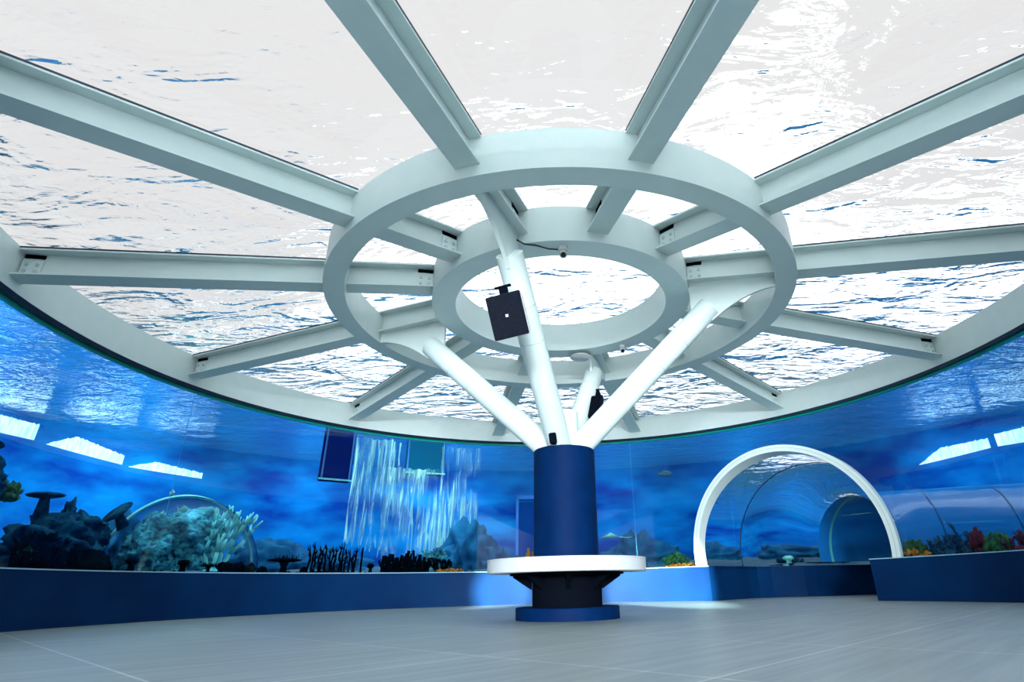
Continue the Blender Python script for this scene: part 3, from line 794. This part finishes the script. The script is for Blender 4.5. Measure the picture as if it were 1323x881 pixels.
PANF = mat('panel_frame_blue', (.02,.20,.65), .6)
NAVY = mat('navy_board', (.001,.012,.16), .9, spec=0); TEALW = mat('teal_board', (.003,.13,.26), .9, spec=0); DIM = mat('dim_blue', (.002,.05,.26), .9, spec=0)
def hanging(r, a0, a1, z0, z1, m, name, label):
    """a box added in the tank in place of a dark reflection"""
    root = empty(name, pol(r, (a0+a1)/2, z0), R((a0+a1)/2), label, 'reflection stand-in')
    w = 2*r*math.sin(R(a1-a0)/2); h = z1-z0
    bm = bmesh.new(); box(bm, (.2, 0, h/2), (.4, w, h)); rounded(bm, .02, 1); link('body', bm, m, root)
    bm = bmesh.new(); box(bm, (-.01, 0, .02), (.05, w+.05, .04)); link('bottom_lip', bm, STAG, root)
    for y in (-w/2+.06, w/2-.06):
        bm = bmesh.new(); box(bm, (-.015, y, h/2), (.03, .05, h)); link('edge_strip', bm, PANF, root)
hanging(11.8, 123.9, 128.5, 2.82, 4.15, NAVY, 'reflection_box', 'square navy box added for a dark reflection left of the pillar')  # added boxes, shaped where the water only mirrors something dark
hanging(11.9, 109.6, 115.8, 3.15, 4.15, TEALW, 'reflection_box', 'dark teal box added for a reflection in the water nearer the pillar')
root = empty('service_door', pol(RT-.03, 94.6, 0), R(94.6), 'dim door-shaped opening in the far tank wall just left of the pillar', 'door')
bm = bmesh.new(); box(bm, (0, 0, 1.95), (.04, 1.4, 2.0)); link('door_leaf', bm, DIM, root)
bm = bmesh.new()
for y in (-.76, .76): box(bm, (-.02, y, 2.0), (.08, .12, 2.3))
box(bm, (-.02, 0, 3.1), (.08, 1.64, .12)); link('frame', bm, PANF, root)

# curtains of pale vertical streaks
def streak_mat(name, sx, lo, hi, col):
    m = mat(name, col, .7); N, L, b = nodes(m)
    tc = N.new('ShaderNodeTexCoord'); mp = N.new('ShaderNodeMapping'); mp.inputs['Scale'].default_value = (sx, sx, .55); L.new(tc.outputs['Object'], mp.inputs['Vector'])
    a = N.new('ShaderNodeTexNoise'); a.inputs['Scale'].default_value = 1; a.inputs['Detail'].default_value = 5; a.inputs['Distortion'].default_value = .5; L.new(mp.outputs['Vector'], a.inputs['Vector'])
    q = N.new('ShaderNodeTexNoise'); q.inputs['Scale'].default_value = .9; q.inputs['Detail'].default_value = 2; L.new(tc.outputs['Object'], q.inputs['Vector'])
    r1 = N.new('ShaderNodeMapRange'); r1.inputs['From Min'].default_value = lo; r1.inputs['From Max'].default_value = hi; L.new(a.outputs['Fac'], r1.inputs['Value'])
    r2 = N.new('ShaderNodeMapRange'); r2.inputs['From Min'].default_value = .30; r2.inputs['From Max'].default_value = .55; L.new(q.outputs['Fac'], r2.inputs['Value'])
    k = N.new('ShaderNodeMath'); k.operation = 'MULTIPLY'; L.new(r1.outputs[0], k.inputs[0]); L.new(r2.outputs[0], k.inputs[1]); L.new(k.outputs[0], b.inputs['Alpha'])
    return m
STREAK = streak_mat('pale_streaks', 6, .40, .66, (.62,1,1))
def curtain(r, a0, a1, z0, z1, label, seed, m):
    bm = bmesh.new(); n = 60; rn = random.Random(seed); prev = None
    for k in range(n+1):
        a = a0 + (a1-a0)*k/n; rr = r + .12*math.sin(k*.7+seed); zb_ = z0 + .5*noise.noise(Vector((k*.35, seed, 1)))
        vs = [bm.verts.new(pol(rr + .1*math.sin(j*1.3+k*.2), a, zb_ + (z1-zb_)*j/6)) for j in range(7)]
        if prev:
            for j in range(6): bm.faces.new((prev[j], vs[j], vs[j+1], prev[j+1]))
        prev = vs
    tag(link('streak_veil', bm, m, smooth=True), label, 'bubbles', kind='stuff')
curtain(10.9, 117.2, 124.5, 1.3, 3.8, 'veil of pale streaks between the navy and the teal box', 1, STREAK)
curtain(11.2, 104.0, 110.5, 1.2, 3.8, 'veil of pale streaks just right of the teal box', 2, STREAK)
curtain(11.4, 109.0, 119.0, 1.0, 3.2, 'veil of pale streaks below the teal box', 3, STREAK)

# ------------------------------------------------------------------ camera (measured from the photo's rings and beams)
cd = bpy.data.cameras.new('camera'); cam = bpy.data.objects.new('camera', cd); COL.objects.link(cam)
F = Vector((0.00164259, 0.91818666, 0.39614461)); Rr = Vector((0.99974891, 0.00734507, -0.02116985)); U = Vector((0.02234759, -0.39607991, 0.91794405))
M = Matrix(((Rr.x, U.x, -F.x, 0), (Rr.y, U.y, -F.y, -6.0), (Rr.z, U.z, -F.z, .28497), (0,0,0,1)))
cam.matrix_world = M
cd.sensor_width = 36; cd.lens = 734.1039*36/1323; cd.shift_x = -65.1729/1323; cd.clip_start = .02; cd.clip_end = 200
scn.camera = cam

# ------------------------------------------------------------------ light
w = bpy.data.worlds.new('sky'); scn.world = w; w.use_nodes = True
N, L = w.node_tree.nodes, w.node_tree.links; bg = N['Background']
tc = N.new('ShaderNodeTexCoord'); nz = N.new('ShaderNodeTexNoise'); nz.inputs['Scale'].default_value = 1.3; nz.inputs['Detail'].default_value = 6
L.new(tc.outputs['Generated'], nz.inputs['Vector'])
cr = N.new('ShaderNodeValToRGB'); cr.color_ramp.elements[0].position = .50; cr.color_ramp.elements[1].position = .53
cr.color_ramp.elements[0].color = (.415,.372,.355,1); cr.color_ramp.elements[1].color = (1,1,1,1)
L.new(nz.outputs['Fac'], cr.inputs['Fac']); L.new(cr.outputs['Color'], bg.inputs['Color']); bg.inputs['Strength'].default_value = 2.0

def area(name, loc, rot, sx, sy, e, col):
    ld = bpy.data.lights.new(name, 'AREA'); ld.shape = 'RECTANGLE'; ld.size = sx; ld.size_y = sy; ld.energy = e; ld.color = col
    o = bpy.data.objects.new(name, ld); COL.objects.link(o); o.location = loc; o.rotation_euler = rot; return o
area('front_fill', (0, -20.0, 2.6), (R(90), 0, 0), 5.0, 1.6, 4500, (.95,.98,1))  # unseen fill added behind the camera to whiten the steel faces
# unseen fill lights added under the water to brighten the tank
for az, e, col in ((172, 300, (.45,.95,1)), (150, 110, (.5,.9,1)), (128, 90, (.5,.85,1)), (108, 110, (.6,.95,1)), (85, 60, (.4,.75,1)), (62, 60, (.4,.8,1)), (36, 60, (.4,.75,1)), (12, 80, (.4,.75,1))):
    area('tank_fill', pol(15.2, az, 3.85), (0, R(-18), R(az)), .5, 3.5, e, col)
area('tank_fill', pol(9.4, 114, 3.85), (0, R(-25), R(114)), .4, 2.0, 70, (.6,.97,1))
area('tank_fill', pol(7.6, 150, 3.8), (0, 0, 0), .6, .6, 48, (.5,.95,1))
# added spots imitating a sunlit patch on the back ledge and floor
def spot(loc, aim, ang, e):
    ld = bpy.data.lights.new('ledge_patch_spot', 'SPOT'); ld.energy = e; ld.spot_size = R(ang); ld.spot_blend = .35; ld.shadow_soft_size = .15; ld.color = (.8,1,.95)
    o = bpy.data.objects.new('ledge_patch_spot', ld); COL.objects.link(o); o.location = loc
    o.rotation_euler = (Vector(aim)-Vector(loc)).to_track_quat('-Z', 'Y').to_euler()
spot((2.4, -9, 2.3), (1.62, 5.2, .2), 8, 65000)
spot((-3.2, -9, 2.3), (-1.15, 5.2, .2), 4.2, 65000)

scn.view_settings.view_transform = 'Standard'; scn.view_settings.look = 'None'; scn.view_settings.gamma = 1
scn.view_settings.exposure = .22; scn.view_settings.use_curve_mapping = False
c = scn.cycles; c.max_bounces = 12; c.diffuse_bounces = 2; c.glossy_bounces = 5; c.transmission_bounces = 10; c.transparent_max_bounces = 8
c.use_denoising = True; c.caustics_refractive = True; c.caustics_reflective = True; c.blur_glossy = .5
